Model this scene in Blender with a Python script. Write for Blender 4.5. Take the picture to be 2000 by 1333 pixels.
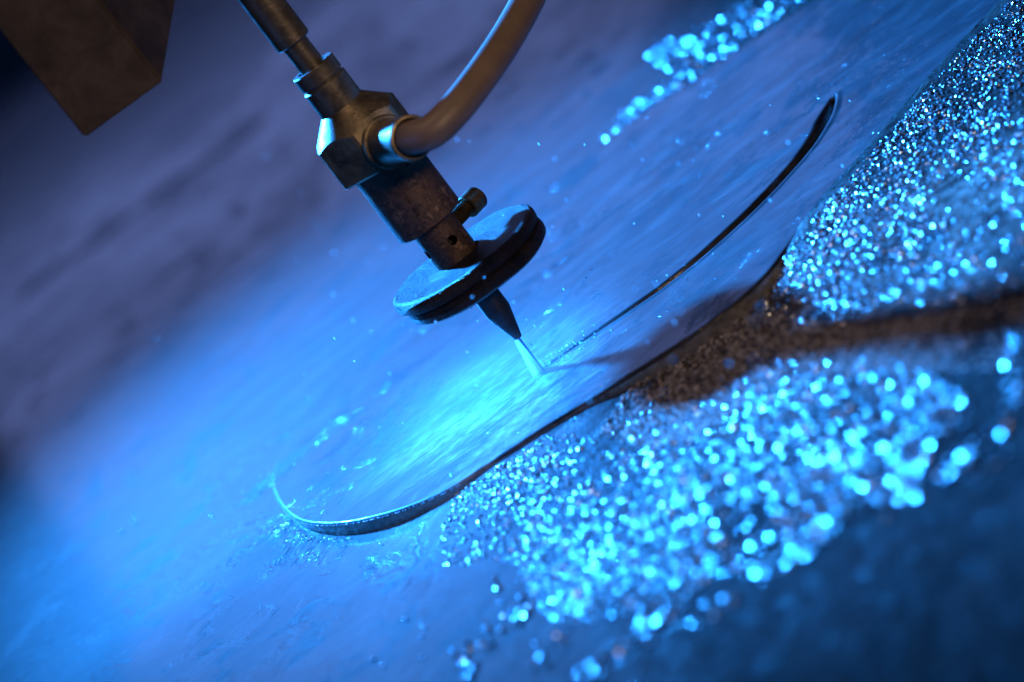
import bpy, bmesh, math, random
import numpy as np
from mathutils import Vector, Matrix

random.seed(7)
rng = np.random.default_rng(11)
sc = bpy.context.scene
for o in list(bpy.data.objects):
    bpy.data.objects.remove(o)
C = sc.collection

# ------------------------------------------------------------------ camera
F, ROLL, PITCH, DIST = 5555.56, math.radians(37.3), math.radians(14.5), 0.80
cr, sr, cp, sp = math.cos(ROLL), math.sin(ROLL), math.cos(PITCH), math.sin(PITCH)
def ray(px, py):
    dx = (px - 1000) / F; dy = -(py - 666.5) / F
    a = dx * cr + dy * sr; b = -dx * sr + dy * cr
    return np.array([a, b * sp + cp, b * cp - sp])
CAM = -ray(1060, 722) * DIST           # the jet strikes the plate at the world origin
def on_plane(px, py, z=0.0):
    r = ray(px, py); t = (z - CAM[2]) / r[2]
    return CAM + r * t
def at_depth(px, py, d):
    return CAM + ray(px, py) * d
cam_d = bpy.data.cameras.new('camera'); cam = bpy.data.objects.new('camera', cam_d); C.objects.link(cam)
R_, U_, B_ = Vector((1, 0, 0)), Vector((0, sp, cp)), Vector((0, -cp, sp))
X_ = cr * R_ - sr * U_; Y_ = sr * R_ + cr * U_
M = Matrix((X_, Y_, B_)).transposed().to_4x4(); M.translation = Vector(CAM)
cam.matrix_world = M
cam_d.sensor_width = 36; cam_d.lens = 100; cam_d.clip_start = 0.02; cam_d.clip_end = 60
cam_d.dof.use_dof = True; cam_d.dof.focus_distance = 0.797; cam_d.dof.aperture_fstop = 7.5; cam_d.dof.aperture_blades = 9
sc.camera = cam

# ------------------------------------------------------------------ world, lamps, exposure
w = bpy.data.worlds.new('World'); sc.world = w; w.use_nodes = True
bg = w.node_tree.nodes['Background']; bg.inputs[0].default_value = (0.10, 0.28, 1.0, 1); bg.inputs[1].default_value = 0.018
def lamp(name, kind, loc, aim, energy, col, **kw):
    l = bpy.data.lights.new(name, kind); l.energy = energy; l.color = col
    for k, v in kw.items(): setattr(l, k, v)
    o = bpy.data.objects.new(name, l); C.objects.link(o); o.location = loc
    o.rotation_euler = (Vector(aim) - Vector(loc)).to_track_quat('-Z', 'Y').to_euler()
    return o
lamp('blue_spot', 'SPOT', (-0.56, 1.13, 0.63), (0.085, 0.035, 0), 1650, (0.020, 0.275, 1.0),
     spot_size=math.radians(20), spot_blend=1.0, shadow_soft_size=0.065)
lamp('softbox_behind', 'AREA', (-0.02, 2.0, 0.49), (0, 0, 0), 1.55, (0.26, 0.37, 1.0), shape='RECTANGLE', size=0.90, size_y=0.74)
lamp('blue_bounce', 'AREA', (-0.95, -0.55, 0.40), (0, 0, 0.02), 2.2, (0.02, 0.28, 1.0), shape='DISK', size=0.5)  # added fill for blue light scattered off mist and water; no lamp there
lamp('warm_ceiling_lamp', 'SPOT', (0.12, -0.35, 1.25), (0.05, -0.08, 0.03), 9, (1.0, 0.66, 0.38), spot_size=math.radians(28), spot_blend=1.0, shadow_soft_size=0.10)
lamp('warm_front_lamp', 'SPOT', (0.55, -1.1, 0.45), (0, 0, 0.115), 34, (1.0, 0.68, 0.42), spot_size=math.radians(12), spot_blend=0.8, shadow_soft_size=0.12)
sc.view_settings.view_transform = 'Standard'; sc.view_settings.look = 'None'
sc.view_settings.exposure = 0.0; sc.view_settings.gamma = 1.0; sc.view_settings.use_curve_mapping = False
sc.render.engine = 'CYCLES'
sc.cycles.use_denoising = True
sc.cycles.max_bounces = 8; sc.cycles.volume_bounces = 3
sc.cycles.caustics_reflective = False; sc.cycles.caustics_refractive = False
sc.cycles.sample_clamp_indirect = 4.0

# ------------------------------------------------------------------ material helpers
class N:
    def __init__(s, name):
        s.m = bpy.data.materials.new(name); s.m.use_nodes = True
        s.t = s.m.node_tree; s.p = s.t.nodes['Principled BSDF']; s.out = s.t.nodes['Material Output']
    def n(s, typ, **kw):
        nd = s.t.nodes.new(typ)
        for k, v in kw.items():
            if k.startswith('i_'): nd.inputs[k[2:].replace('_', ' ')].default_value = v
            else: setattr(nd, k, v)
        return nd
    def l(s, a, b): s.t.links.new(a, b)
    def coord(s, scale=(1, 1, 1), rot=0.0, loc=(0, 0, 0)):
        if not hasattr(s, 'tc'): s.tc = s.n('ShaderNodeTexCoord')
        mp = s.n('ShaderNodeMapping'); mp.inputs['Scale'].default_value = scale
        mp.inputs['Rotation'].default_value = (0, 0, rot); mp.inputs['Location'].default_value = loc
        s.l(s.tc.outputs['Object'], mp.inputs[0]); return mp.outputs[0]
    def noise(s, scale, vec, detail=3.0, rough=0.55, dist=0.0):
        nd = s.n('ShaderNodeTexNoise'); nd.inputs['Scale'].default_value = scale
        nd.inputs['Detail'].default_value = detail; nd.inputs['Roughness'].default_value = rough
        nd.inputs['Distortion'].default_value = dist
        s.l(vec, nd.inputs['Vector']); return nd.outputs['Fac']
    def ramp(s, fac, *stops):
        nd = s.n('ShaderNodeValToRGB'); cr_ = nd.color_ramp
        while len(cr_.elements) < len(stops): cr_.elements.new(0.5)
        for e, (p, c) in zip(cr_.elements, stops):
            e.position = p; e.color = (c if isinstance(c, tuple) else (c, c, c)) + (1,)
        s.l(fac, nd.inputs[0]); return nd.outputs[0]
    def math(s, op, a, b=None, clamp=False):
        nd = s.n('ShaderNodeMath', operation=op); nd.use_clamp = clamp
        for i, v in enumerate((a, b)):
            if v is None: continue
            if isinstance(v, (int, float)): nd.inputs[i].default_value = v
            else: s.l(v, nd.inputs[i])
        return nd.outputs[0]
    def bump(s, h, dist, strength=1.0, normal=None):
        nd = s.n('ShaderNodeBump'); nd.inputs['Distance'].default_value = dist
        if isinstance(strength, (int, float)): nd.inputs['Strength'].default_value = strength
        else: s.l(strength, nd.inputs['Strength'])
        s.l(h, nd.inputs['Height'])
        if normal is not None: s.l(normal, nd.inputs['Normal'])
        return nd.outputs[0]
    def set(s, **kw):
        for k, v in kw.items():
            inp = s.p.inputs[k.replace('_', ' ')]
            if hasattr(v, 'default_value') or isinstance(v, bpy.types.NodeSocket): s.l(v, inp)
            else: inp.default_value = v

def radial(k, cx, cy, r0, r1, sx=1.0, sy=1.0):
    """1 inside r0, 0 outside r1 around a point of the plate"""
    v = k.coord((sx, sy, 0), 0, (-cx * sx, -cy * sy, 0))
    ln = k.n('ShaderNodeVectorMath', operation='LENGTH'); k.l(v, ln.inputs[0])
    mr = k.n('ShaderNodeMapRange', interpolation_type='SMOOTHSTEP'); k.l(ln.outputs['Value'], mr.inputs[0])
    mr.inputs[1].default_value = r1; mr.inputs[2].default_value = r0
    return mr.outputs[0]

def film(k):
    """steel under a running water film: colour and coat normal, the same over plate and sheet"""
    c = k.coord()
    big = k.noise(16, c, 4, 0.6, 0.4)
    patch = k.ramp(k.noise(30, k.coord((1, 0.8, 1), 0.3), 4, 0.6, 0.8), (0.48, 0.0), (0.54, 1.0))
    edge = k.ramp(k.noise(46, k.coord((0.8, 0.75, 1), 0.25), 6, 0.62, 1.0), (0.485, 0.0), (0.50, 1.0), (0.575, 1.0), (0.59, 0.0))
    fine = k.noise(330, k.coord((0.55, 1.0, 1), 0.25), 3, 0.6, 0.6)
    mid = k.noise(95, k.coord((0.8, 1, 1), 0.2), 3, 0.55, 1.2)
    foam = radial(k, -0.020, -0.008, 0.004, 0.056, 1.0, 0.75)
    amt = k.math('ADD', k.math('MULTIPLY', patch, 0.35), k.math('MULTIPLY', foam, 0.9), True)
    live = k.math('ADD', k.math('MULTIPLY', radial(k, 0.05, 0.05, 0.09, 0.19), 0.86), 0.14, True)      # the water is calm away from the jet
    amt = k.math('MULTIPLY', amt, live)
    h = k.bump(big, 0.0016, k.math('MULTIPLY', live, 0.6))
    h = k.bump(edge, 0.00040, k.math('MULTIPLY', k.math('MULTIPLY', live, live), k.math('ADD', k.math('MULTIPLY', patch, 0.9), 0.1, True)), h)
    h = k.bump(mid, 0.0018, k.math('MULTIPLY', live, k.math('ADD', k.math('MULTIPLY', patch, 0.7), 0.06, True)), h)
    h = k.bump(fine, 0.00050, amt, h)
    streak = k.noise(80, k.coord((0.34, 1.0, 1), 0.30), 7, 0.72, 0.7)
    col = k.ramp(streak, (0.34, (0.010, 0.012, 0.016)), (0.50, (0.023, 0.025, 0.030)), (0.68, (0.058, 0.058, 0.063)))
    fl = k.math('MULTIPLY', k.math('MULTIPLY', foam, k.ramp(streak, (0.42, 0.05), (0.60, 1.0))), k.ramp(fine, (0.36, 0.12), (0.60, 0.8)))
    mix = k.n('ShaderNodeMix', data_type='RGBA'); k.l(fl, mix.inputs[0]); k.l(col, mix.inputs[6]); mix.inputs[7].default_value = (0.66, 0.69, 0.72, 1)
    fleck = k.math('SUBTRACT', 1.0, k.math('MULTIPLY', k.ramp(k.noise(75, k.coord((0.55, 0.6, 1), 0.22), 6, 0.66, 0.8), (0.53, 0.0), (0.57, 1.0)), k.math('ADD', k.math('MULTIPLY', patch, 0.6), 0.15)))
    return mix.outputs[2], h, k.math('SUBTRACT', 0.15, k.math('MULTIPLY', live, 0.085)), k.ramp(k.noise(9, k.coord((0.8, 0.5, 1), 0.2), 5, 0.62, 0.6), (0.38, 0.42), (0.60, 1.0)), fleck
def wet_plate():
    k = N('wet_steel_plate')
    col, h, cro, wet, fleck = film(k)
    wet = k.math('MULTIPLY', wet, fleck)
    hb = k.bump(k.noise(900, k.coord((0.06, 1.0, 1), 0.15), 2, 0.5), 0.00006, 0.5)
    k.set(Base_Color=col, Metallic=0.1, Roughness=0.45, Specular_IOR_Level=0.2, Coat_Weight=k.math('MULTIPLY', wet, 0.95), Coat_Roughness=cro, Coat_IOR=1.36)
    k.l(hb, k.p.inputs['Normal']); k.l(h, k.p.inputs['Coat Normal'])
    return k.m
def cut_wall():
    k = N('cut_steel_wall'); c = k.coord()
    col = k.ramp(k.noise(260, c, 4, 0.7), (0.35, (0.16, 0.14, 0.12)), (0.7, (0.55, 0.48, 0.38)))
    k.set(Base_Color=col, Metallic=0.6, Roughness=0.32, Coat_Weight=0.8, Coat_Roughness=0.08)
    k.l(k.bump(k.noise(900, c, 3), 0.0002, 0.6), k.p.inputs['Normal'])
    return k.m
def wet_table():
    k = N('wet_table_surface'); c = k.coord()
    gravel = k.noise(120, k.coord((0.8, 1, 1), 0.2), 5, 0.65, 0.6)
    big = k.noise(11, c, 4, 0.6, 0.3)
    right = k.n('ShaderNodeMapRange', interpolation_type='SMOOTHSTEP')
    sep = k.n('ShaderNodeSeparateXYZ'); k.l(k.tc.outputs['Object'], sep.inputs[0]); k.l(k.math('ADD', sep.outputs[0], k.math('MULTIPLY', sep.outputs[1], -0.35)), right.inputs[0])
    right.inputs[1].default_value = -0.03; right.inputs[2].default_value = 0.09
    dirt_shade = k.math('MULTIPLY', right.outputs[0], k.ramp(big, (0.35, 0.8), (0.6, 1.0)))
    c1 = k.ramp(gravel, (0.35, (0.005, 0.0042, 0.0036)), (0.66, (0.03, 0.025, 0.021)))  # near-black gravel: missing lamp light in the near corner is put into colour
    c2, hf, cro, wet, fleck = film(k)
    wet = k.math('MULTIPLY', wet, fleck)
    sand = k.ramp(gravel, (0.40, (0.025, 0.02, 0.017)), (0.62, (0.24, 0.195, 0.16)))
    ms_ = k.n('ShaderNodeMix', data_type='RGBA'); k.l(radial(k, 0.075, -0.105, 0.03, 0.085), ms_.inputs[0]); k.l(c1, ms_.inputs[6]); k.l(sand, ms_.inputs[7]); c1 = ms_.outputs[2]  # lighter sand patch: warm light within the head's shadow is put into colour
    mix = k.n('ShaderNodeMix', data_type='RGBA'); k.l(dirt_shade, mix.inputs[0]); k.l(c2, mix.inputs[6]); k.l(c1, mix.inputs[7])
    inv = k.math('SUBTRACT', 1.0, dirt_shade, True)
    k.set(Base_Color=mix.outputs[2], Metallic=k.math('MULTIPLY', inv, 0.1), Roughness=k.math('ADD', k.math('MULTIPLY', dirt_shade, 0.2), 0.45),
          Specular_IOR_Level=k.math('ADD', k.math('MULTIPLY', inv, 0.17), 0.03), Coat_Weight=k.math('MULTIPLY', wet, k.math('ADD', k.math('MULTIPLY', inv, 0.91), 0.04)), Coat_Roughness=cro, Coat_IOR=1.36)
    h2 = k.bump(gravel, 0.0030, k.math('MULTIPLY', dirt_shade, 0.9), hf)
    k.l(h2, k.p.inputs['Normal']); k.l(h2, k.p.inputs['Coat Normal'])
    return k.m
def metal(name, lo, hi, rough=0.4, metallic=0.75, scale=180, bump=0.00012, coat=0.0):
    k = N(name); c = k.coord()
    f = k.noise(scale, c, 6, 0.68, 0.5)
    k.set(Base_Color=k.ramp(f, (0.34, lo), (0.66, hi)), Metallic=metallic,
          Roughness=k.ramp(k.noise(scale * 2.2, c, 4, 0.6), (0.3, rough - 0.08), (0.7, rough + 0.14)), Coat_Weight=coat, Coat_Roughness=0.12)
    k.l(k.bump(k.noise(scale * 7, c, 3, 0.6), bump, 0.7), k.p.inputs['Normal'])
    return k.m
def guard_mat():
    k = N('wet_grimy_guard'); c = k.coord()
    f = k.noise(150, c, 5, 0.65, 0.6)
    k.set(Base_Color=k.ramp(f, (0.36, (0.008, 0.006, 0.005)), (0.64, (0.05, 0.033, 0.026))), Metallic=0.0, Roughness=0.42, Specular_IOR_Level=0.22,
          Coat_Weight=0.06, Coat_Roughness=0.12)
    h = k.bump(k.noise(2300, c, 2, 0.6), 0.0018, 1.0, k.bump(k.noise(300, c, 5, 0.65), 0.0030, 0.8))
    k.l(h, k.p.inputs['Normal']); k.l(h, k.p.inputs['Coat Normal'])
    return k.m
def barrel_mat():
    k = N('oxidised_barrel_steel'); c = k.coord((1, 1, 0.8))
    f = k.noise(210, c, 8, 0.74, 0.25)
    col = k.ramp(f, (0.36, (0.016, 0.012, 0.012)), (0.47, (0.13, 0.075, 0.055)), (0.54, (0.035, 0.022, 0.02)), (0.66, (0.34, 0.20, 0.13)))
    k.set(Base_Color=col, Metallic=0.45, Roughness=k.ramp(f, (0.3, 0.32), (0.7, 0.6)))
    k.l(k.bump(k.noise(900, k.coord(), 4, 0.65), 0.0002, 0.8, k.bump(f, 0.0006, 0.7)), k.p.inputs['Normal'])
    return k.m
def hose_mat():
    k = N('brown_rubber_hose'); c = k.coord()
    f = k.noise(60, c, 4, 0.6)
    k.set(Base_Color=k.ramp(f, (0.3, (0.13, 0.09, 0.072)), (0.7, (0.20, 0.145, 0.118))), Roughness=0.48, Specular_IOR_Level=0.5)
    k.l(k.bump(k.noise(700, c, 3), 0.0001, 0.5), k.p.inputs['Normal'])
    return k.m
def grit_mat():
    k = N('wet_grit')
    oi = k.n('ShaderNodeNewGeometry')
    k.set(Base_Color=k.ramp(oi.outputs['Random Per Island'], (0.0, (0.40, 0.46, 0.50)), (1.0, (0.78, 0.82, 0.84))), Metallic=1.0,
          Roughness=k.ramp(oi.outputs['Random Per Island'], (0.0, 0.20), (1.0, 0.30)))
    return k.m
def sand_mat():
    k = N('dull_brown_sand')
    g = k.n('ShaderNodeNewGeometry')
    k.set(Base_Color=k.ramp(g.outputs['Random Per Island'], (0.0, (0.035, 0.028, 0.024)), (0.6, (0.32, 0.27, 0.23)), (1.0, (0.62, 0.55, 0.48))), Roughness=0.55, Specular_IOR_Level=0.3)  # lightened to make up for weak warm light in the head's shadow
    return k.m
def water_mat():
    k = N('water_drop'); k.t.nodes.remove(k.p)
    tr = k.n('ShaderNodeBsdfTranslucent'); tr.inputs[0].default_value = (0.9, 0.95, 1, 1)
    gl = k.n('ShaderNodeBsdfGlossy'); gl.inputs[0].default_value = (0.9, 0.95, 1, 1); gl.inputs['Roughness'].default_value = 0.18
    mx = k.n('ShaderNodeMixShader'); mx.inputs[0].default_value = 0.4
    tp = k.n('ShaderNodeBsdfTransparent'); m0 = k.n('ShaderNodeMixShader'); m0.inputs[0].default_value = 0.55
    k.l(tp.outputs[0], m0.inputs[1]); k.l(tr.outputs[0], m0.inputs[2])
    k.l(m0.outputs[0], mx.inputs[1]); k.l(gl.outputs[0], mx.inputs[2]); k.l(mx.outputs[0], k.out.inputs['Surface'])
    return k.m
def jet_mat():
    k = N('water_jet_core'); k.set(Base_Color=(0.03, 0.22, 0.5, 1), Roughness=0.25, IOR=1.33, Transmission_Weight=0.35)
    return k.m
def mist_mat(name, density, kind):
    k = N(name); k.t.nodes.remove(k.p)
    v = k.n('ShaderNodeVolumePrincipled'); v.inputs['Color'].default_value = (0.93, 0.96, 1, 1); v.inputs['Anisotropy'].default_value = 0.35
    tc = k.n('ShaderNodeTexCoord'); k.tc = tc
    sep = k.n('ShaderNodeSeparateXYZ'); k.l(tc.outputs['Object'], sep.inputs[0])
    if kind == 'cone':      # density falls off from the cone's axis to its wall
        q = k.n('ShaderNodeVectorMath', operation='MULTIPLY'); k.l(tc.outputs['Object'], q.inputs[0]); q.inputs[1].default_value = (1, 1, 0)
        ln = k.n('ShaderNodeVectorMath', operation='LENGTH'); k.l(q.outputs[0], ln.inputs[0])
        rad = k.math('ADD', k.math('MULTIPLY', sep.outputs[2], -0.186), 0.00284)
        fr = k.math('DIVIDE', ln.outputs['Value'], rad)
        den = k.math('MULTIPLY', k.math('POWER', k.math('SUBTRACT', 1.0, fr, True), 1.8), density)
    else:                   # unit sphere scaled by the object
        ln = k.n('ShaderNodeVectorMath', operation='LENGTH'); k.l(tc.outputs['Object'], ln.inputs[0])
        nz = k.noise(3.0, tc.outputs['Object'], 3, 0.6)
        den = k.math('MULTIPLY', k.math('MULTIPLY', k.math('POWER', k.math('SUBTRACT', 1.0, ln.outputs['Value'], True), 1.6), k.ramp(nz, (0.3, 0.35), (0.7, 1.0))), density)
    k.l(den, v.inputs['Density'])
    k.l(v.outputs[0], k.out.inputs['Volume'])
    return k.m

MAT = dict(plate=wet_plate(), wall=cut_wall(), table=wet_table(),
           dark=metal('dark_gunmetal', (0.05, 0.043, 0.036), (0.13, 0.11, 0.088), 0.40, 0.6),
           hexm=metal('bronzed_steel', (0.075, 0.062, 0.046), (0.22, 0.18, 0.12), 0.36, 0.7),
           tube=metal('carbide_tube', (0.02, 0.022, 0.026), (0.05, 0.05, 0.055), 0.35, 0.6),
           screw=metal('brassy_screw', (0.08, 0.06, 0.035), (0.22, 0.17, 0.10), 0.36, 0.8),
           block=metal('sooty_block', (0.018, 0.012, 0.009), (0.075, 0.05, 0.036), 0.55, 0.2, 60),
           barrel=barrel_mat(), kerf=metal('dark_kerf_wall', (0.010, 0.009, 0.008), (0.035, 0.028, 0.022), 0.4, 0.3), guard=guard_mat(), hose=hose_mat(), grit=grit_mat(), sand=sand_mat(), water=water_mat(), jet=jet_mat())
kk = N('dark_recess'); kk.set(Base_Color=(0.006, 0.006, 0.006, 1), Roughness=0.7); MAT['recess'] = kk.m

# ------------------------------------------------------------------ object helpers
def link(name, me, mat=None, parent=None):
    if mat is not None and not me.materials: me.materials.append(mat)
    o = bpy.data.objects.new(name, me); C.objects.link(o); o.parent = parent
    return o
def tag(o, label=None, cat=None, group=None, kind=None):
    for k_, v_ in (('label', label), ('category', cat), ('group', group), ('kind', kind)):
        if v_: o[k_] = v_
    return o
def empty(name, loc=(0, 0, 0)):
    o = bpy.data.objects.new(name, None); C.objects.link(o); o.location = loc; o.empty_display_size = 0.01
    return o
def finish(bm, name, smooth=True, ang=32):
    bmesh.ops.recalc_face_normals(bm, faces=bm.faces)
    for f in bm.faces: f.smooth = smooth
    if smooth:
        for e in bm.edges:
            if len(e.link_faces) == 2 and e.calc_face_angle(0) > math.radians(ang): e.smooth = False
    me = bpy.data.meshes.new(name); bm.to_mesh(me); bm.free(); return me
MM = 0.001
def lathe(name, prof, mat, parent, seg=72, rfun=None, axis=None, origin=(0, 0, 0), ang=32):
    """prof: (r, z) in mm from one end to the other; open ends are closed by r = 0"""
    bm = bmesh.new(); rings = []
    fit = (lambda z_: 1 - 0.00029 * z_) if axis is None else (lambda z_: 1.0)     # measured heights, corrected for perspective
    for i, (r, z) in enumerate(prof):
        if r <= 1e-6: rings.append([bm.verts.new((0, 0, z * fit(z) * MM))]); continue
        ring = []
        for j in range(seg):
            t = 2 * math.pi * j / seg
            rr, zz = (r, z) if rfun is None else rfun(i, r, z, t)
            ring.append(bm.verts.new((rr * fit(zz) * MM * math.cos(t), rr * fit(zz) * MM * math.sin(t), zz * fit(zz) * MM)))
        rings.append(ring)
    for A, B in zip(rings, rings[1:]):
        for j in range(seg):
            k_ = (j + 1) % seg
            if len(A) == 1 and len(B) == 1: continue
            if len(A) == 1: bm.faces.new((A[0], B[j], B[k_]))
            elif len(B) == 1: bm.faces.new((A[j], B[0], A[k_]))
            else: bm.faces.new((A[j], B[j], B[k_], A[k_]))
    if axis is not None:
        q = Vector((0, 0, 1)).rotation_difference(Vector(axis))
        bmesh.ops.transform(bm, matrix=Matrix.Translation(Vector(origin)) @ q.to_matrix().to_4x4(), verts=bm.verts)
    elif origin != (0, 0, 0):
        bmesh.ops.translate(bm, vec=Vector(origin), verts=bm.verts)
    return link(name, finish(bm, name, True, ang), mat, parent)
def grid_mesh(name, X, Y, Z):
    ny, nx = X.shape
    co = np.stack([X, Y, Z], -1).reshape(-1, 3).astype(np.float32)
    i = np.arange((ny - 1) * (nx - 1)); r_, c_ = i // (nx - 1), i % (nx - 1)
    a = r_ * nx + c_
    quads = np.stack([a, a + 1, a + nx + 1, a + nx], -1).astype(np.int32)
    return raw_mesh(name, co, quads, True)
def raw_mesh(name, co, faces, smooth):
    me = bpy.data.meshes.new(name); nf, k_ = faces.shape
    me.vertices.add(len(co)); me.vertices.foreach_set('co', np.ascontiguousarray(co, np.float32).ravel())
    me.loops.add(nf * k_); me.loops.foreach_set('vertex_index', np.ascontiguousarray(faces, np.int32).ravel())
    me.polygons.add(nf); me.polygons.foreach_set('loop_start', np.arange(0, nf * k_, k_, dtype=np.int32))
    me.polygons.foreach_set('use_smooth', np.full(nf, smooth))
    me.update(calc_edges=True); me.validate(); return me
def catmull(pts, n):
    P = np.array(pts, float); P = np.vstack([2 * P[0] - P[1], P, 2 * P[-1] - P[-2]]); out = []
    for i in range(1, len(P) - 2):
        t = np.linspace(0, 1, n, endpoint=False)[:, None]
        p0, p1, p2, p3 = P[i - 1], P[i], P[i + 1], P[i + 2]
        out.append(0.5 * (2 * p1 + (p2 - p0) * t + (2 * p0 - 5 * p1 + 4 * p2 - p3) * t ** 2 + (3 * p1 - p0 - 3 * p2 + p3) * t ** 3))
    return np.vstack(out + [P[-2][None]])
def seg_dist(P, L):
    """distance from points P (n,2) to polyline L, the side and the place along it"""
    best = np.full(len(P), 1e9); side = np.zeros(len(P)); along = np.zeros(len(P))
    ln = np.r_[0, np.cumsum(np.linalg.norm(np.diff(L, axis=0), axis=1))]
    for i in range(len(L) - 1):
        a, b = L[i], L[i + 1]; d = b - a; l2 = d @ d
        if l2 < 1e-14: continue
        t = np.clip(((P - a) @ d) / l2, 0, 1); q = P - (a + t[:, None] * d); ds = np.hypot(q[:, 0], q[:, 1])
        m = ds < best
        best[m] = ds[m]; side[m] = np.sign(d[0] * q[m, 1] - d[1] * q[m, 0]); along[m] = ln[i] + t[m] * math.sqrt(l2)
    return best, side, along, ln[-1]
def vnoise(x, y, s, seed=0):
    """cheap smooth noise for heights"""
    r = np.random.default_rng(seed); v = 0
    for k_ in range(6):
        a = r.uniform(0, 2 * math.pi); f = s * r.uniform(0.6, 1.6); ph = r.uniform(0, 6.28)
        v = v + np.sin((x * math.cos(a) + y * math.sin(a)) * f + ph)
    return v / 6

# ------------------------------------------------------------------ plate outline (mm on the plate's top)
front = [(-88.6, 80), (-87.6, 60), (-84, 34), (-77, 12), (-67, -8), (-54, -26), (-40, -38), (-25, -43), (-5, -48), (18, -57), (36, -62), (50, -62.5),
         (62, -58), (72, -49), (86, -36), (108, -22), (140, 0), (170, 17), (215, 42), (270, 75)]
back = [(-88.6, 80), (-87.4, 95), (-83, 112), (-70, 137), (-45, 160), (-10, 179), (37, 192), (65, 190), (91, 185), (131, 172), (170, 160), (215, 150), (270, 140)]
FR = catmull(front, 7) * MM; BK = catmull(back, 7) * MM
kerf_pts = [(117.5, 45), (114.5, 37), (109, 26.5), (97.4, 12.8), (80, 1.2), (66, -4.8), (54, -7.6), (45, -8.2), (36, -7.5), (21, -4.2), (9, -0.9), (0, 1.2)]
KF = catmull(kerf_pts, 6) * MM
BASE = -4.4 * MM

def table_height(x, y):
    P = np.stack([np.atleast_1d(x), np.atleast_1d(y)], -1)
    d, side, _, _ = seg_dist(P, FR)
    inside = (side > 0) & (P[:, 1] < np.interp(P[:, 0], BK[:, 0], BK[:, 1])) & (P[:, 0] > FR[0, 0])
    X = P[:, 0] / MM
    # heaps of grit pushed up against the plate's near edge
    w1 = np.exp(-np.abs((X + 17) / 32.0) ** 2.6) * 3.3
    w2 = 1 / (1 + np.exp(-(X - 66) / 4.0)) * 4.9
    h = (w1 * np.exp(-(d / MM / np.where(inside, 6.0, 34.0)) ** 2) + w2 * np.exp(-(d / MM / np.where(inside, 6.0, 40.0)) ** 2)) * MM
    q = np.clip((66 * MM - P[:, 1]) / (62 * MM), 0, 1); drop_ = q * q * (3 - 2 * q)
    qx = np.clip((P[:, 0] + 0.170) / 0.095, 0, 1); drop_ = drop_ * qx * qx * (3 - 2 * qx)
    level = -0.9 * MM + (BASE + 0.9 * MM) * drop_
    dB, _, _, _ = seg_dist(P, BK)
    level = np.where(inside & (np.minimum(d, dB) > 7 * MM), -8.0 * MM, level)       # clear of the kerf, under the plate
    nz = vnoise(P[:, 0], P[:, 1], 260, 3) * 0.9 * MM * np.clip(h / (4 * MM), 0.08, 1)
    return level + h * drop_ + np.where(inside, 0, nz) * drop_
def on_table_many(X, Y):
    rr = np.array([ray(a, b) for a, b in zip(X, Y)]); z = np.full(len(rr), BASE)
    for _ in range(12):
        t = (z - CAM[2]) / rr[:, 2]; Pp = CAM + rr * t[:, None]; z = 0.5 * z + 0.5 * table_height(Pp[:, 0], Pp[:, 1])
    return CAM + rr * ((z - CAM[2]) / rr[:, 2])[:, None]
def on_table(px, py):
    return on_table_many([px], [py])[0]

# ------------------------------------------------------------------ the setting: the wet table under the plate
xs = np.r_[np.array([-6, -3, -1.5, -0.8, -0.4]), np.arange(-0.2, 0.3, 0.0022), np.array([0.34, 0.6, 1.2, 3, 6])]
ys = np.r_[np.array([-2.0, -1.0, -0.6]), np.arange(-0.42, 0.22, 0.0022), np.array([0.26, 0.5, 1, 2, 4, 9])]
TX, TY = np.meshgrid(xs, ys)
TZ = table_height(TX.ravel(), TY.ravel()).reshape(TX.shape)
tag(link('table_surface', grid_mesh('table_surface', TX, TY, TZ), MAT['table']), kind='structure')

# dark gap between two sheets of the table, far behind
ga, gb = on_plane(40, 575, -0.0006), on_plane(522, 228, -0.0006)
gd = (gb - ga) / np.linalg.norm(gb - ga); gn = np.array([-gd[1], gd[0], 0])
tt_ = np.linspace(0, 1, 60); wob = 0.012 + 0.005 * np.sin(tt_ * 23) + 0.003 * np.sin(tt_ * 61)
gc = ga[None] + (gb - ga)[None] * tt_[:, None]
GE = np.stack([gc - gn * wob[:, None], gc, gc + gn * wob[:, None]])
GE[1, :, 2] -= 0.0002
tag(link('table_gap', grid_mesh('table_gap', GE[..., 0], GE[..., 1], GE[..., 2]), MAT['kerf']), kind='structure')

# ------------------------------------------------------------------ the steel plate being cut
plate = tag(empty('steel_plate', (0, 0, 0)), 'wet steel plate with rounded end and curved kerf lying under the cutting head', 'plate')
x0, x1 = FR[0, 0], 0.27
u = np.linspace(0, 1, 520); cols = x0 + (x1 - x0) * (0.35 * u ** 2 + 0.65 * u) ; cols[0] = x0 + 1e-6
cols[:40] = x0 + (cols[40] - x0) * (np.arange(40) / 40.0) ** 2
yf = np.interp(cols, FR[:, 0], FR[:, 1]); yb = np.interp(cols, BK[:, 0], BK[:, 1])
v = np.linspace(0, 1, 440)
PX = np.repeat(cols[None], len(v), 0); PY = yf[None] + (yb - yf)[None] * v[:, None]
P2 = np.stack([PX.ravel(), PY.ravel()], -1)
dk, sk, ak, kl = seg_dist(P2, KF)
near = sk > 0                                    # the polyline runs right to left: the near side is on its left
tt = 1 - ak / kl                                 # 0 at the jet, 1 at the pierced end
W = (0.7 + 5.6 * np.clip(tt / 0.45, 0, 1) ** 0.8) * MM
W = W * np.clip((1 - tt) / 0.10, 0.06, 1) ** 0.5
depth = (1.0 + 4.6 * np.clip(tt / 0.35, 0, 1)) * MM
far_p = np.clip(1 - dk / W, 0, 1); far_p = far_p * far_p * (3 - 2 * far_p)
near_p = np.clip(1 - dk / (0.9 * MM), 0, 1)
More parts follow.
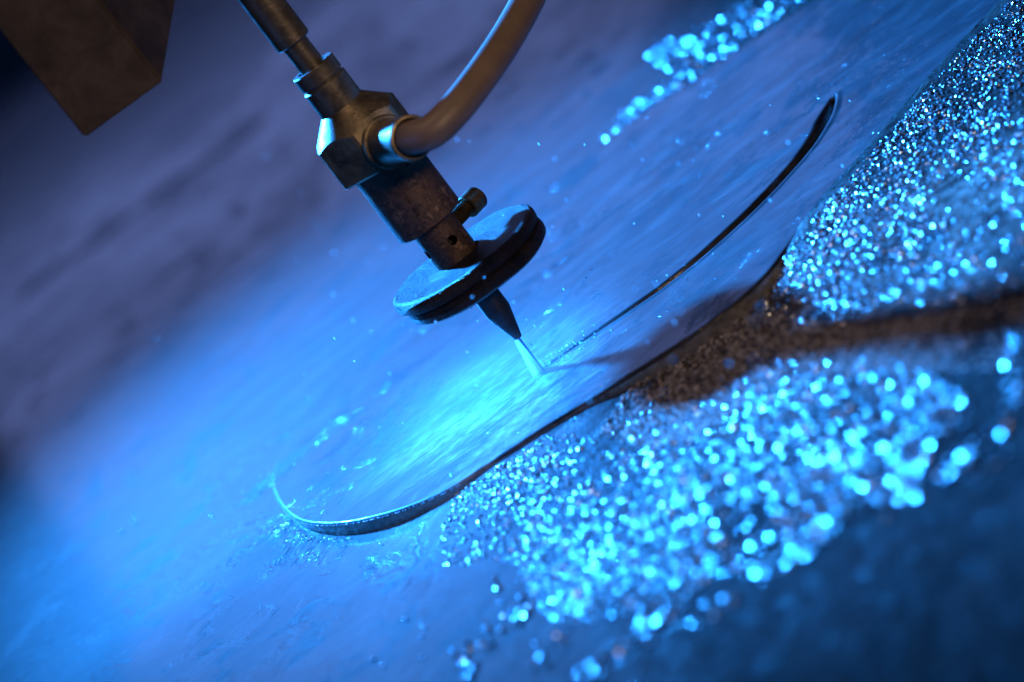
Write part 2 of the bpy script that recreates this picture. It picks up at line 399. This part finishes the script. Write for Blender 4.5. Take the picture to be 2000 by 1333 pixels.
end_cut = np.clip(1 - np.hypot(P2[:, 0] - KF[0, 0], P2[:, 1] - KF[0, 1]) / (2 * MM), 0, 1)
PZ = -depth * np.where(near, near_p, far_p)
PZ += 0.35 * MM * np.exp(-((dk / MM - 1.6) / 0.9) ** 2) * near * np.clip(tt * 4, 0, 1)      # water standing proud along the near lip
df, _, _, _ = seg_dist(P2, FR); db, _, _, _ = seg_dist(P2, BK)
de = np.minimum(df, db)
PZ -= 0.9 * MM * np.clip(1 - de / (0.9 * MM), 0, 1) ** 2
rad = np.hypot(P2[:, 0], P2[:, 1])
PZ += 0.035 * MM * np.sin(rad / MM * 1.9) * np.exp(-(rad / MM / 26) ** 2) * np.clip(rad / (4 * MM), 0, 1)   # rings running out from the jet
PZ += 0.05 * MM * vnoise(P2[:, 0], P2[:, 1], 330, 5) + 0.16 * MM * vnoise(P2[:, 0], P2[:, 1], 90, 6)
ny_, nx_ = PX.shape
co_ = np.stack([P2[:, 0], P2[:, 1], PZ], -1)
ii = np.arange((ny_ - 1) * (nx_ - 1)); aa = (ii // (nx_ - 1)) * nx_ + ii % (nx_ - 1)
QD = np.stack([aa, aa + 1, aa + nx_ + 1, aa + nx_], -1)
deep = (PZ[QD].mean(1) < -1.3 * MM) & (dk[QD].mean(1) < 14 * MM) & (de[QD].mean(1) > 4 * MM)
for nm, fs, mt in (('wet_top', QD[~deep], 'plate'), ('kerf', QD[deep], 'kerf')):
    used, inv = np.unique(fs, return_inverse=True)
    link(nm, raw_mesh(nm, co_[used], inv.reshape(fs.shape), True), MAT[mt], plate)
def resample(L, step):
    s = np.r_[0, np.cumsum(np.linalg.norm(np.diff(L, axis=0), axis=1))]
    t = np.arange(0, s[-1], step); return np.stack([np.interp(t, s, L[:, 0]), np.interp(t, s, L[:, 1])], -1), t
for nm, L, flip in (('cut_edge', FR, 1), ('cut_edge', BK, -1)):
    Q, t = resample(L, 0.00016)
    T = np.gradient(Q, axis=0); T /= np.linalg.norm(T, axis=1)[:, None]
    Nn = np.stack([T[:, 1], -T[:, 0]], -1) * flip                                          # outward
    zz = np.array([-0.9, -1.4, -2.4, -3.6, -6.0]) * MM
    lag = np.array([0, 0.02, 0.25, 0.75, 1.5]) * MM
    rows = []
    for z_, lg in zip(zz, lag):
        amp = (0.02 + 0.10 * min(1, -z_ / (5 * MM))) * MM
        off = amp * (np.sin((t + lg) / MM * 2 * math.pi / 0.85 + 1.5 * np.sin(t / MM * 0.9)) - 0.4)
        q = Q + Nn * off[:, None]; rows.append(np.c_[q, np.full(len(q), z_ + 0.0)])
    A = np.array(rows); link(nm, grid_mesh(nm, A[..., 0], A[..., 1], A[..., 2]), MAT['wall'], plate)

# ------------------------------------------------------------------ the cutting head
head = tag(empty('cutting_head', (0, 0, 0.0116)), 'dark metal water jet cutting head with round splash guard above the plate', 'cutting head')
head.location = (0, 0, 0)
lathe('guide_sleeve', [(0, 119.6), (4.9, 119.6), (5.4, 120.1), (5.4, 200), (0, 200)], MAT['dark'], head)
lathe('inlet_rod', [(0, 108), (3.85, 108), (3.85, 121), (0, 121)], MAT['dark'], head)
lathe('collar_ring', [(4.0, 105.9), (6.35, 105.9), (6.75, 106.3), (6.75, 110.6), (6.5, 110.9), (4.9, 110.9), (4.7, 110.4), (3.8, 110.3)], MAT['dark'], head)
lathe('neck', [(0, 96), (6.85, 96), (6.85, 105.0), (6.55, 105.35), (6.2, 105.5), (6.2, 106.2), (0, 106.2)], MAT['dark'], head)
# hexagonal body with a conical shoulder
phi = math.radians(-72)
pdir = Vector((math.cos(phi), math.sin(phi), 0))
ap = 12.5
def hexr(t):
    a = ((t - phi + math.pi / 6) % (math.pi / 3)) - math.pi / 6
    rr = ap / math.cos(a)
    return min(rr, 14.1)
def hex_f(i, r, z, t):
    h = hexr(t)
    zc = 96.9 - (h - 6.9) * 0.97
    return [(6.9, 96.9), (h, zc), (h + 0.02, zc - 0.25), (h, 77.4), (h - 0.5, 76.8), (6, 76.8)][i]
lathe('hexagonal_body', [(1, 0)] * 6, MAT['hexm'], head, 144, hex_f, ang=14)
prt = empty('side_port', (0, 0, 0.0802)); prt.parent = head
def along(prof, name, mat, parent, **kw):
    return lathe(name, prof, mat, parent, axis=pdir, **kw)
along([(0, 9), (7.6, 9), (7.5, 13.0), (7.1, 13.5), (6.3, 13.5)], 'boss', MAT['hexm'], prt)
along([(6.5, 13.2), (6.25, 14.6), (6.1, 20), (6.0, 28.2), (6.2, 28.7), (6.2, 30.4), (6.0, 30.9), (5.4, 31.0), (5.15, 30.7), (5.05, 27.2), (0, 27.2)], 'port_tube', MAT['hexm'], prt)
lathe('barrel', [(0, 54.2), (9.9, 54.2), (10.4, 54.7), (10.4, 76.9), (0, 76.9)], MAT['barrel'], head, 96,
      lambda i, r, z, t: (r * (1 + 0.006 * math.sin(3 * t + z)) , z))
col_ = lathe('clamp_collar', [(0, 40.5), (6.3, 40.5), (6.6, 40.9), (6.6, 54.6), (0, 54.6)], MAT['barrel'], head, 80)
for ang_d, zz in ((-74, 46.6), (-166, 46.4), (108, 46.4)):
    d = Vector((math.cos(math.radians(ang_d)), math.sin(math.radians(ang_d)), 0))
    cut = lathe('cutter', [(0, 2.4), (1.5, 2.4), (1.5, 9), (0, 9)], None, None, 32, axis=d, origin=(0, 0, zz * MM))
    md = col_.modifiers.new('hole', 'BOOLEAN'); md.operation = 'DIFFERENCE'; md.object = cut; md.solver = 'EXACT'
    me_ = bpy.data.meshes.new_from_object(col_.evaluated_get(bpy.context.evaluated_depsgraph_get()))
    col_.modifiers.clear(); bm = bmesh.new(); bm.from_mesh(me_); mt_ = col_.data.materials[0]
    col_.data = finish(bm, 'clamp_collar'); col_.data.materials.clear(); col_.data.materials.append(mt_)
    bpy.data.objects.remove(cut)
    lathe('drilled_hole', [(1.47, 6.1), (1.47, 2.6), (0, 2.6)], MAT['recess'], col_, 32, axis=d, origin=(0, 0, zz * MM))
# clamp screw: threaded shank and socket head
sd = Vector((math.cos(math.radians(36)), math.sin(math.radians(36)), 0))
scr = empty('clamp_screw', (0, 0, 0.0485)); scr.parent = head
thr = [(0, 5.5)]
for i in range(17):
    z = 6.0 + i * 0.5; thr += [(1.95, z), (2.4, z + 0.25)]
thr += [(0, 14.6)]
lathe('thread', thr, MAT['screw'], scr, 40, axis=sd, ang=60)
lathe('socket_head', [(1.6, 13.0), (3.1, 13.0), (3.45, 13.3), (3.45, 18.1), (3.15, 18.5), (2.0, 18.55), (1.85, 18.3), (1.85, 15.8), (0, 15.8)], MAT['screw'], scr, 48, axis=sd)
# splash guard: two worn discs
sg = empty('splash_guard', (0.0004, 0, 0)); sg.scale = (0.975, 0.975, 1); sg.parent = head; sg.rotation_euler = (0, math.radians(1.2), 0)
gr = np.random.default_rng(5); ph1 = gr.uniform(0, 6.28, 12)
def worn(amp):
    def f(i, r, z, t):
        k_ = 1 + amp * sum(math.sin((q + 2) * t + ph1[q]) / (q + 1.5) for q in range(10))
        zz = z + 0.22 * math.sin(2 * t + 1) * (r / 24) + 0.12 * math.sin(5 * t + r * 0.4)
        return r * k_, zz
    return f
lathe('upper_disc', [(0, 36.9), (23.6, 36.9), (24.5, 37.6), (24.7, 39.4), (24.3, 40.7), (23.3, 41.2), (21, 41.0), (16, 40.6), (12, 40.5), (9.2, 41.0), (7.6, 41.3), (6.4, 41.3)],
      MAT['guard'], sg, 120, worn(0.006), ang=50)
lathe('lower_disc', [(3.2, 32.2), (18, 32.0), (22.4, 32.1), (23.7, 32.9), (24.0, 34.6), (23.7, 36.2), (22.8, 36.8), (0, 36.8)], MAT['guard'], sg, 120, worn(0.020), ang=50).location = (0.0009, 0, 0)
lathe('mixing_tube', [(0, 11.6), (0.95, 11.6), (1.2, 11.8), (3.75, 21.2), (3.8, 22.0), (3.75, 42), (0, 42)], MAT['tube'], head, 64)

# ------------------------------------------------------------------ abrasive hose, plugged into the side port
p0 = Vector((0, 0, 0.0802)) + pdir * 0.0274
tipc = Vector((0, 0, 0.0802)) + pdir * 0.0312
d0 = (np.array(tipc) - CAM) @ np.array([0, cp, -sp])
pts = [p0, tipc] + [Vector(at_depth(px, py, d0 + dd)) for px, py, dd in ((845, 256, -0.0022), (889, 214, 0.000), (938, 152, 0.007), (984, 84, 0.018), (1022, 18, 0.032), (1052, -45, 0.048), (1085, -130, 0.07), (1130, -260, 0.11))]
HC = catmull([tuple(p) for p in pts], 12)
bm = bmesh.new(); rings = []
upv = Vector((0, 0, 1))
for i in range(len(HC)):
    t = Vector(HC[min(i + 1, len(HC) - 1)] - HC[max(i - 1, 0)]).normalized()
    a = t.cross(upv).normalized(); b = t.cross(a)
    rings.append([bm.verts.new(Vector(HC[i]) + (a * math.cos(q) + b * math.sin(q)) * 4.6 * MM) for q in np.linspace(0, 2 * math.pi, 40, endpoint=False)])
for A, B in zip(rings, rings[1:]):
    for j in range(40): bm.faces.new((A[j], A[(j + 1) % 40], B[(j + 1) % 40], B[j]))
bm.faces.new(rings[0]); bm.faces.new(rings[-1])
tag(link('abrasive_hose', finish(bm, 'abrasive_hose'), MAT['hose']), 'brown rubber hose curving up out of the side port of the cutting head', 'hose')

# ------------------------------------------------------------------ dark machine block hanging behind
zd = 0.748
A3 = at_depth(165, 272, zd); zb = A3[2]
B3 = at_depth(318, 161, zd)       # lower front edge, level
Cq = at_depth(347, -12, zd + 0.030); Dq = Cq + (A3 - B3)                                        # the underside rises to the back
bm = bmesh.new()
lo = [bm.verts.new(Vector(p)) for p in (A3, B3, Cq, Dq)]; hi = [bm.verts.new(Vector(p) + Vector((0, 0, 0.12))) for p in (A3, B3, Cq, Dq)]
bm.faces.new(lo); bm.faces.new(hi)
for j in range(4): bm.faces.new((lo[j], lo[(j + 1) % 4], hi[(j + 1) % 4], hi[j]))
bmesh.ops.bevel(bm, geom=list(bm.edges), offset=0.0006, segments=2, affect='EDGES')
tag(link('machine_block', finish(bm, 'machine_block'), MAT['block']), 'dark sooty rectangular machine block hanging beside the cutting head', 'machine part')

# ------------------------------------------------------------------ water jet and its spray
jet = tag(empty('water_jet', (0, 0, 0)), 'thin blue water jet with white spray between nozzle tip and plate', 'water jet')
lathe('jet_core', [(0, -1.5), (0.42, -1.5), (0.36, 6), (0.34, 12.0), (0, 12.0)], MAT['jet'], jet, 20)
k_ = lathe('spray_cone', [(0, 0.2), (2.8, 0.2), (1.8, 5.4), (0.7, 11.5), (0, 11.5)], mist_mat('spray_cone_mist', 2800, 'cone'), jet, 32)
k_.location = (-0.0011, -0.0002, 0); k_['kind'] = 'stuff'
bm = bmesh.new(); bmesh.ops.create_icosphere(bm, subdivisions=3, radius=1)
ms = link('spray_mist', finish(bm, 'spray_mist'), mist_mat('impact_mist', 14, 'ball'))
ms.location = (-0.020, 0.0, 0.003); ms.scale = (0.060, 0.060, 0.016)
tag(ms, 'pale mist of fine spray drifting over the plate around the jet', 'mist', kind='stuff')

# ------------------------------------------------------------------ wet grit heaps (nobody could count the grains)
def inside(poly, x, y):
    n = len(poly); r = np.zeros(len(x), bool); j = n - 1
    for i in range(n):
        xi, yi = poly[i]; xj, yj = poly[j]
        c_ = ((yi > y) != (yj > y)) & (x < (xj - xi) * (y - yi) / (yj - yi + 1e-9) + xi)
        r ^= c_; j = i
    return r
ICO = bmesh.new(); bmesh.ops.create_icosphere(ICO, subdivisions=1, radius=1)
IV = np.array([v_.co for v_ in ICO.verts]); IF = np.array([[v_.index for v_ in f.verts] for f in ICO.faces]); ICO.free()
def rand_rot(n):
    q = rng.normal(size=(n, 4)); q /= np.linalg.norm(q, axis=1)[:, None]
    w_, x, y, z = q.T
    return np.stack([1 - 2 * (y * y + z * z), 2 * (x * y - z * w_), 2 * (x * z + y * w_), 2 * (x * y + z * w_), 1 - 2 * (x * x + z * z), 2 * (y * z - x * w_),
                     2 * (x * z - y * w_), 2 * (y * z + x * w_), 1 - 2 * (x * x + y * y)], -1).reshape(n, 3, 3)
def grains(name, P, Rr, label, mat='grit'):
    n = len(P); R3 = rand_rot(n)
    sq = rng.uniform(0.7, 1.15, (n, 1, 3))
    Vv = np.einsum('nij,nkj->nki', R3, IV[None] * sq * Rr[:, None, None]) * np.array([1, 1, 0.55]) + P[:, None]     # settled flat
    Ff = IF[None] + (np.arange(n) * len(IV))[:, None, None]
    me = raw_mesh(name, Vv.reshape(-1, 3), Ff.reshape(-1, 3), False)
    return tag(link(name, me, MAT[mat]), label, 'grit', kind='stuff')
def scatter(poly, n, r0, r1, dens=None):
    xs_, ys_ = zip(*poly); out = []; 
    X = rng.uniform(min(xs_), max(xs_), n * 6); Y = rng.uniform(min(ys_), max(ys_), n * 6)
    m = inside(poly, X, Y)
    if dens is not None: m &= rng.uniform(0, 1, n * 6) < dens(X, Y)
    X, Y = X[m][:n], Y[m][:n]
    # the height of the heap along each ray, found together
    Pp = on_table_many(X, Y)
    r_ = rng.uniform(r0, r1, len(X)) * MM
    Pp[:, 2] += r_ * 0.55
    return Pp, r_
right_poly = [(2010, -20), (1965, -10), (1835, 128), (1705, 290), (1608, 400), (1545, 485), (1500, 545), (1450, 600), (1452, 640), (1500, 622), (1560, 655), (1640, 640), (1760, 600), (1880, 610), (2010, 570)]
def dens_r(x, y):
    # distance from the plate's edge line (in picture units it runs from 1965,-10 to 1450,600)
    e = ((x - 1450) * 610 + (y - 600) * 515) / math.hypot(610, 515)
    d_ = np.clip(1.15 - e / 330, 0.28, 1)
    hole = np.exp(-(((x - 1850) / 70) ** 2 + ((y - 390) / 60) ** 2))
    return d_ * (1 - 0.85 * hole) * np.clip(0.7 + 0.5 * vnoise(x, y, 0.03, 9), 0.1, 1)
P, r_ = scatter(right_poly, 6000, 0.24, 0.60, dens_r)
grains('wet_grit_heap', P, r_, 'glittering heap of wet blue grit piled against the plate beyond the brown patch')
main_poly = [(858, 1060), (872, 1005), (900, 950), (960, 892), (1060, 850), (1120, 852), (1200, 872), (1290, 838), (1400, 775), (1500, 702), (1600, 712), (1720, 690), (1800, 722), (1895, 772), (1905, 820), (1820, 880),
             (1790, 980), (1670, 985), (1620, 1060), (1500, 1140), (1400, 1120), (1320, 1190), (1220, 1200), (1100, 1225), (1050, 1190), (1010, 1105), (950, 1090), (905, 1108), (868, 1105)]
def dens_m(x, y):
    far = np.clip(1.1 - (x - 900) / 1300, 0.2, 1)
    return far * np.clip(0.65 + 0.9 * vnoise(x, y, 0.022, 12), 0.08, 1)
P, r_ = scatter(main_poly, 9500, 0.24, 0.52, dens_m)
P2_, r2_ = scatter(main_poly, 800, 0.5, 0.85, lambda x, y: np.clip((x - 950) / 700, 0.05, 1))
grains('wet_grit_heap', np.vstack([P, P2_]), np.r_[r_, r2_], 'broad spread of sparkling wet grit and drops in front of the plate')
top_poly = [(1262, 112), (1285, 85), (1340, 62), (1400, 40), (1470, -10), (1600, -10), (1500, 62), (1400, 130), (1320, 180), (1240, 222), (1180, 278), (1176, 268), (1230, 205), (1330, 145), (1300, 138)]
P, r_ = scatter(top_poly, 600, 0.45, 1.0)
P3, r3 = scatter([(1262, 112), (1285, 82), (1330, 78), (1345, 100), (1320, 130), (1290, 138)], 110, 0.5, 1.0)
P4, r4 = scatter([(1172, 276), (1250, 200), (1330, 148), (1345, 160), (1262, 222), (1184, 282)], 150, 0.45, 0.8)
P, r_ = np.vstack([P, P3, P4]), np.r_[r_, r3, r4]
grains('wet_grit_heap', P, r_, 'small line of blue glittering grit behind the plate')
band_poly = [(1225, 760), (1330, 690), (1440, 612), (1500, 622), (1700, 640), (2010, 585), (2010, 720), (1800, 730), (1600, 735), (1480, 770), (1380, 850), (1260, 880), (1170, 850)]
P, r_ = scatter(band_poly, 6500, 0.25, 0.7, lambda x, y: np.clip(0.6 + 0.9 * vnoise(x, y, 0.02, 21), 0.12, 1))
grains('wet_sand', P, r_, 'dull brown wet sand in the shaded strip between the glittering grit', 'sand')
small = []
for cx, cy, sx, sy, n in ((915, 1300, 18, 26, 40), (1010, 1200, 24, 30, 34), (945, 1255, 30, 18, 18), (1160, 1312, 30, 18, 36), (1255, 1240, 40, 16, 26), (1300, 1205, 40, 14, 24), (1420, 1180, 60, 14, 18), (1060, 1270, 50, 20, 14), (1985, 765, 18, 45, 18),
                          (1785, 965, 22, 30, 10), (1300, 775, 34, 9, 14), (1490, 1115, 26, 16, 10), (965, 1140, 12, 10, 6), (1600, 1040, 60, 16, 30), (1880, 900, 70, 30, 44), (1740, 960, 60, 26, 30), (1960, 850, 40, 40, 24), (1560, 640, 40, 12, 10)):
    th = math.radians(-37)
    for _ in range(n):
        a, b = random.gauss(0, 1) * sx * 0.6, random.gauss(0, 1) * sy * 0.6
        small.append((cx + a * math.cos(th) - b * math.sin(th) * 0.6, cy + a * math.sin(th) + b))
P = on_table_many(*zip(*small)); r_ = rng.uniform(0.5, 1.05, len(P)) * MM; P[:, 2] += r_ * 0.55
grains('stray_grit', P, r_, 'stray wet grains scattered over the dark table around the broad spread')

P, r_ = scatter(band_poly, 700, 0.22, 0.5)
grains('stray_grit', P, r_, 'thin sprinkle of bright grit over the dull brown sand')
# ------------------------------------------------------------------ single water drops
bm = bmesh.new(); bmesh.ops.create_icosphere(bm, subdivisions=2, radius=1)
drop_me = finish(bm, 'water_drop', True, 180); drop_me.materials.append(MAT['water'])
def drop(p, r, label, group, stretch=None):
    o = bpy.data.objects.new('water_drop', drop_me); C.objects.link(o); o.location = p
    o.scale = (r * MM, r * MM, r * MM * (stretch or 1)); return tag(o, label, 'water drop', group)
Q, t = resample(FR, 0.0001)
s_len = len(Q); i = 0
while i < s_len:
    q = Q[i]
    if q[1] > -0.040 and q[0] < -0.035:
        r0 = random.uniform(0.12, 0.26)
        drop((q[0], q[1], -0.55 * MM), r0, 'tiny bead of water on the rim of the plate\'s rounded end', 'beads of water along the plate rim')
    i += int(random.uniform(7, 24))
for px, py in ((350, 343), (408, 310), (258, 925), (249, 934), (412, 1006), (416, 1011), (240, 1042), (263, 1022), (262, 1004), (830, 1228), (823, 1245), (792, 1212), (750, 1303), (727, 1290), (825, 1285), (980, 1180), (735, 1020), (780, 1012), (745, 1065), (810, 1068)):
    p = on_table(px, py); r0 = random.uniform(0.5, 0.8); p[2] += r0 * 0.5 * MM
    drop(p, r0, 'lone round water drop lying on the wet table away from the grit', 'lone drops on the wet table')
for _ in range(40):
    px, py = random.choice(((568, 1030), (590, 1048), (610, 1055), (640, 1058), (655, 1056), (560, 1015)))
    p = on_table(px + random.gauss(0, 9), py + random.gauss(0, 4)); r0 = random.uniform(0.25, 0.6); p[2] += r0 * 0.4 * MM
    drop(p, r0, 'bright drop of run-off at the foot of the plate\'s rounded end', 'run-off drops at the foot of the plate')
for _ in range(46):
    a = random.uniform(0, 1) ** 1.3; px = 1062 + a * 120 + random.gauss(0, 8); py = 716 - a * 82 + random.gauss(0, 8)
    p = on_plane(px, py, 0.0003); r0 = random.uniform(0.12, 0.34)
    drop(p, r0, 'small splash drop along the fresh kerf next to the jet', 'splash drops beside the jet', random.uniform(0.8, 1.8))
for _ in range(130):
    px, py = random.gauss(1020, 330), random.gauss(560, 230)
    if not (300 < px < 1700 and 30 < py < 1000): continue
    g = on_plane(px, py); fr = 1 - random.uniform(0.02, 0.22)
    p = CAM + (g - CAM) * fr
    if p[2] > 0.09: continue
    drop(p, random.uniform(0.13, 0.30), 'fine spray drop flying in the air around the cutting head', 'flying spray drops', random.uniform(1, 2.4))
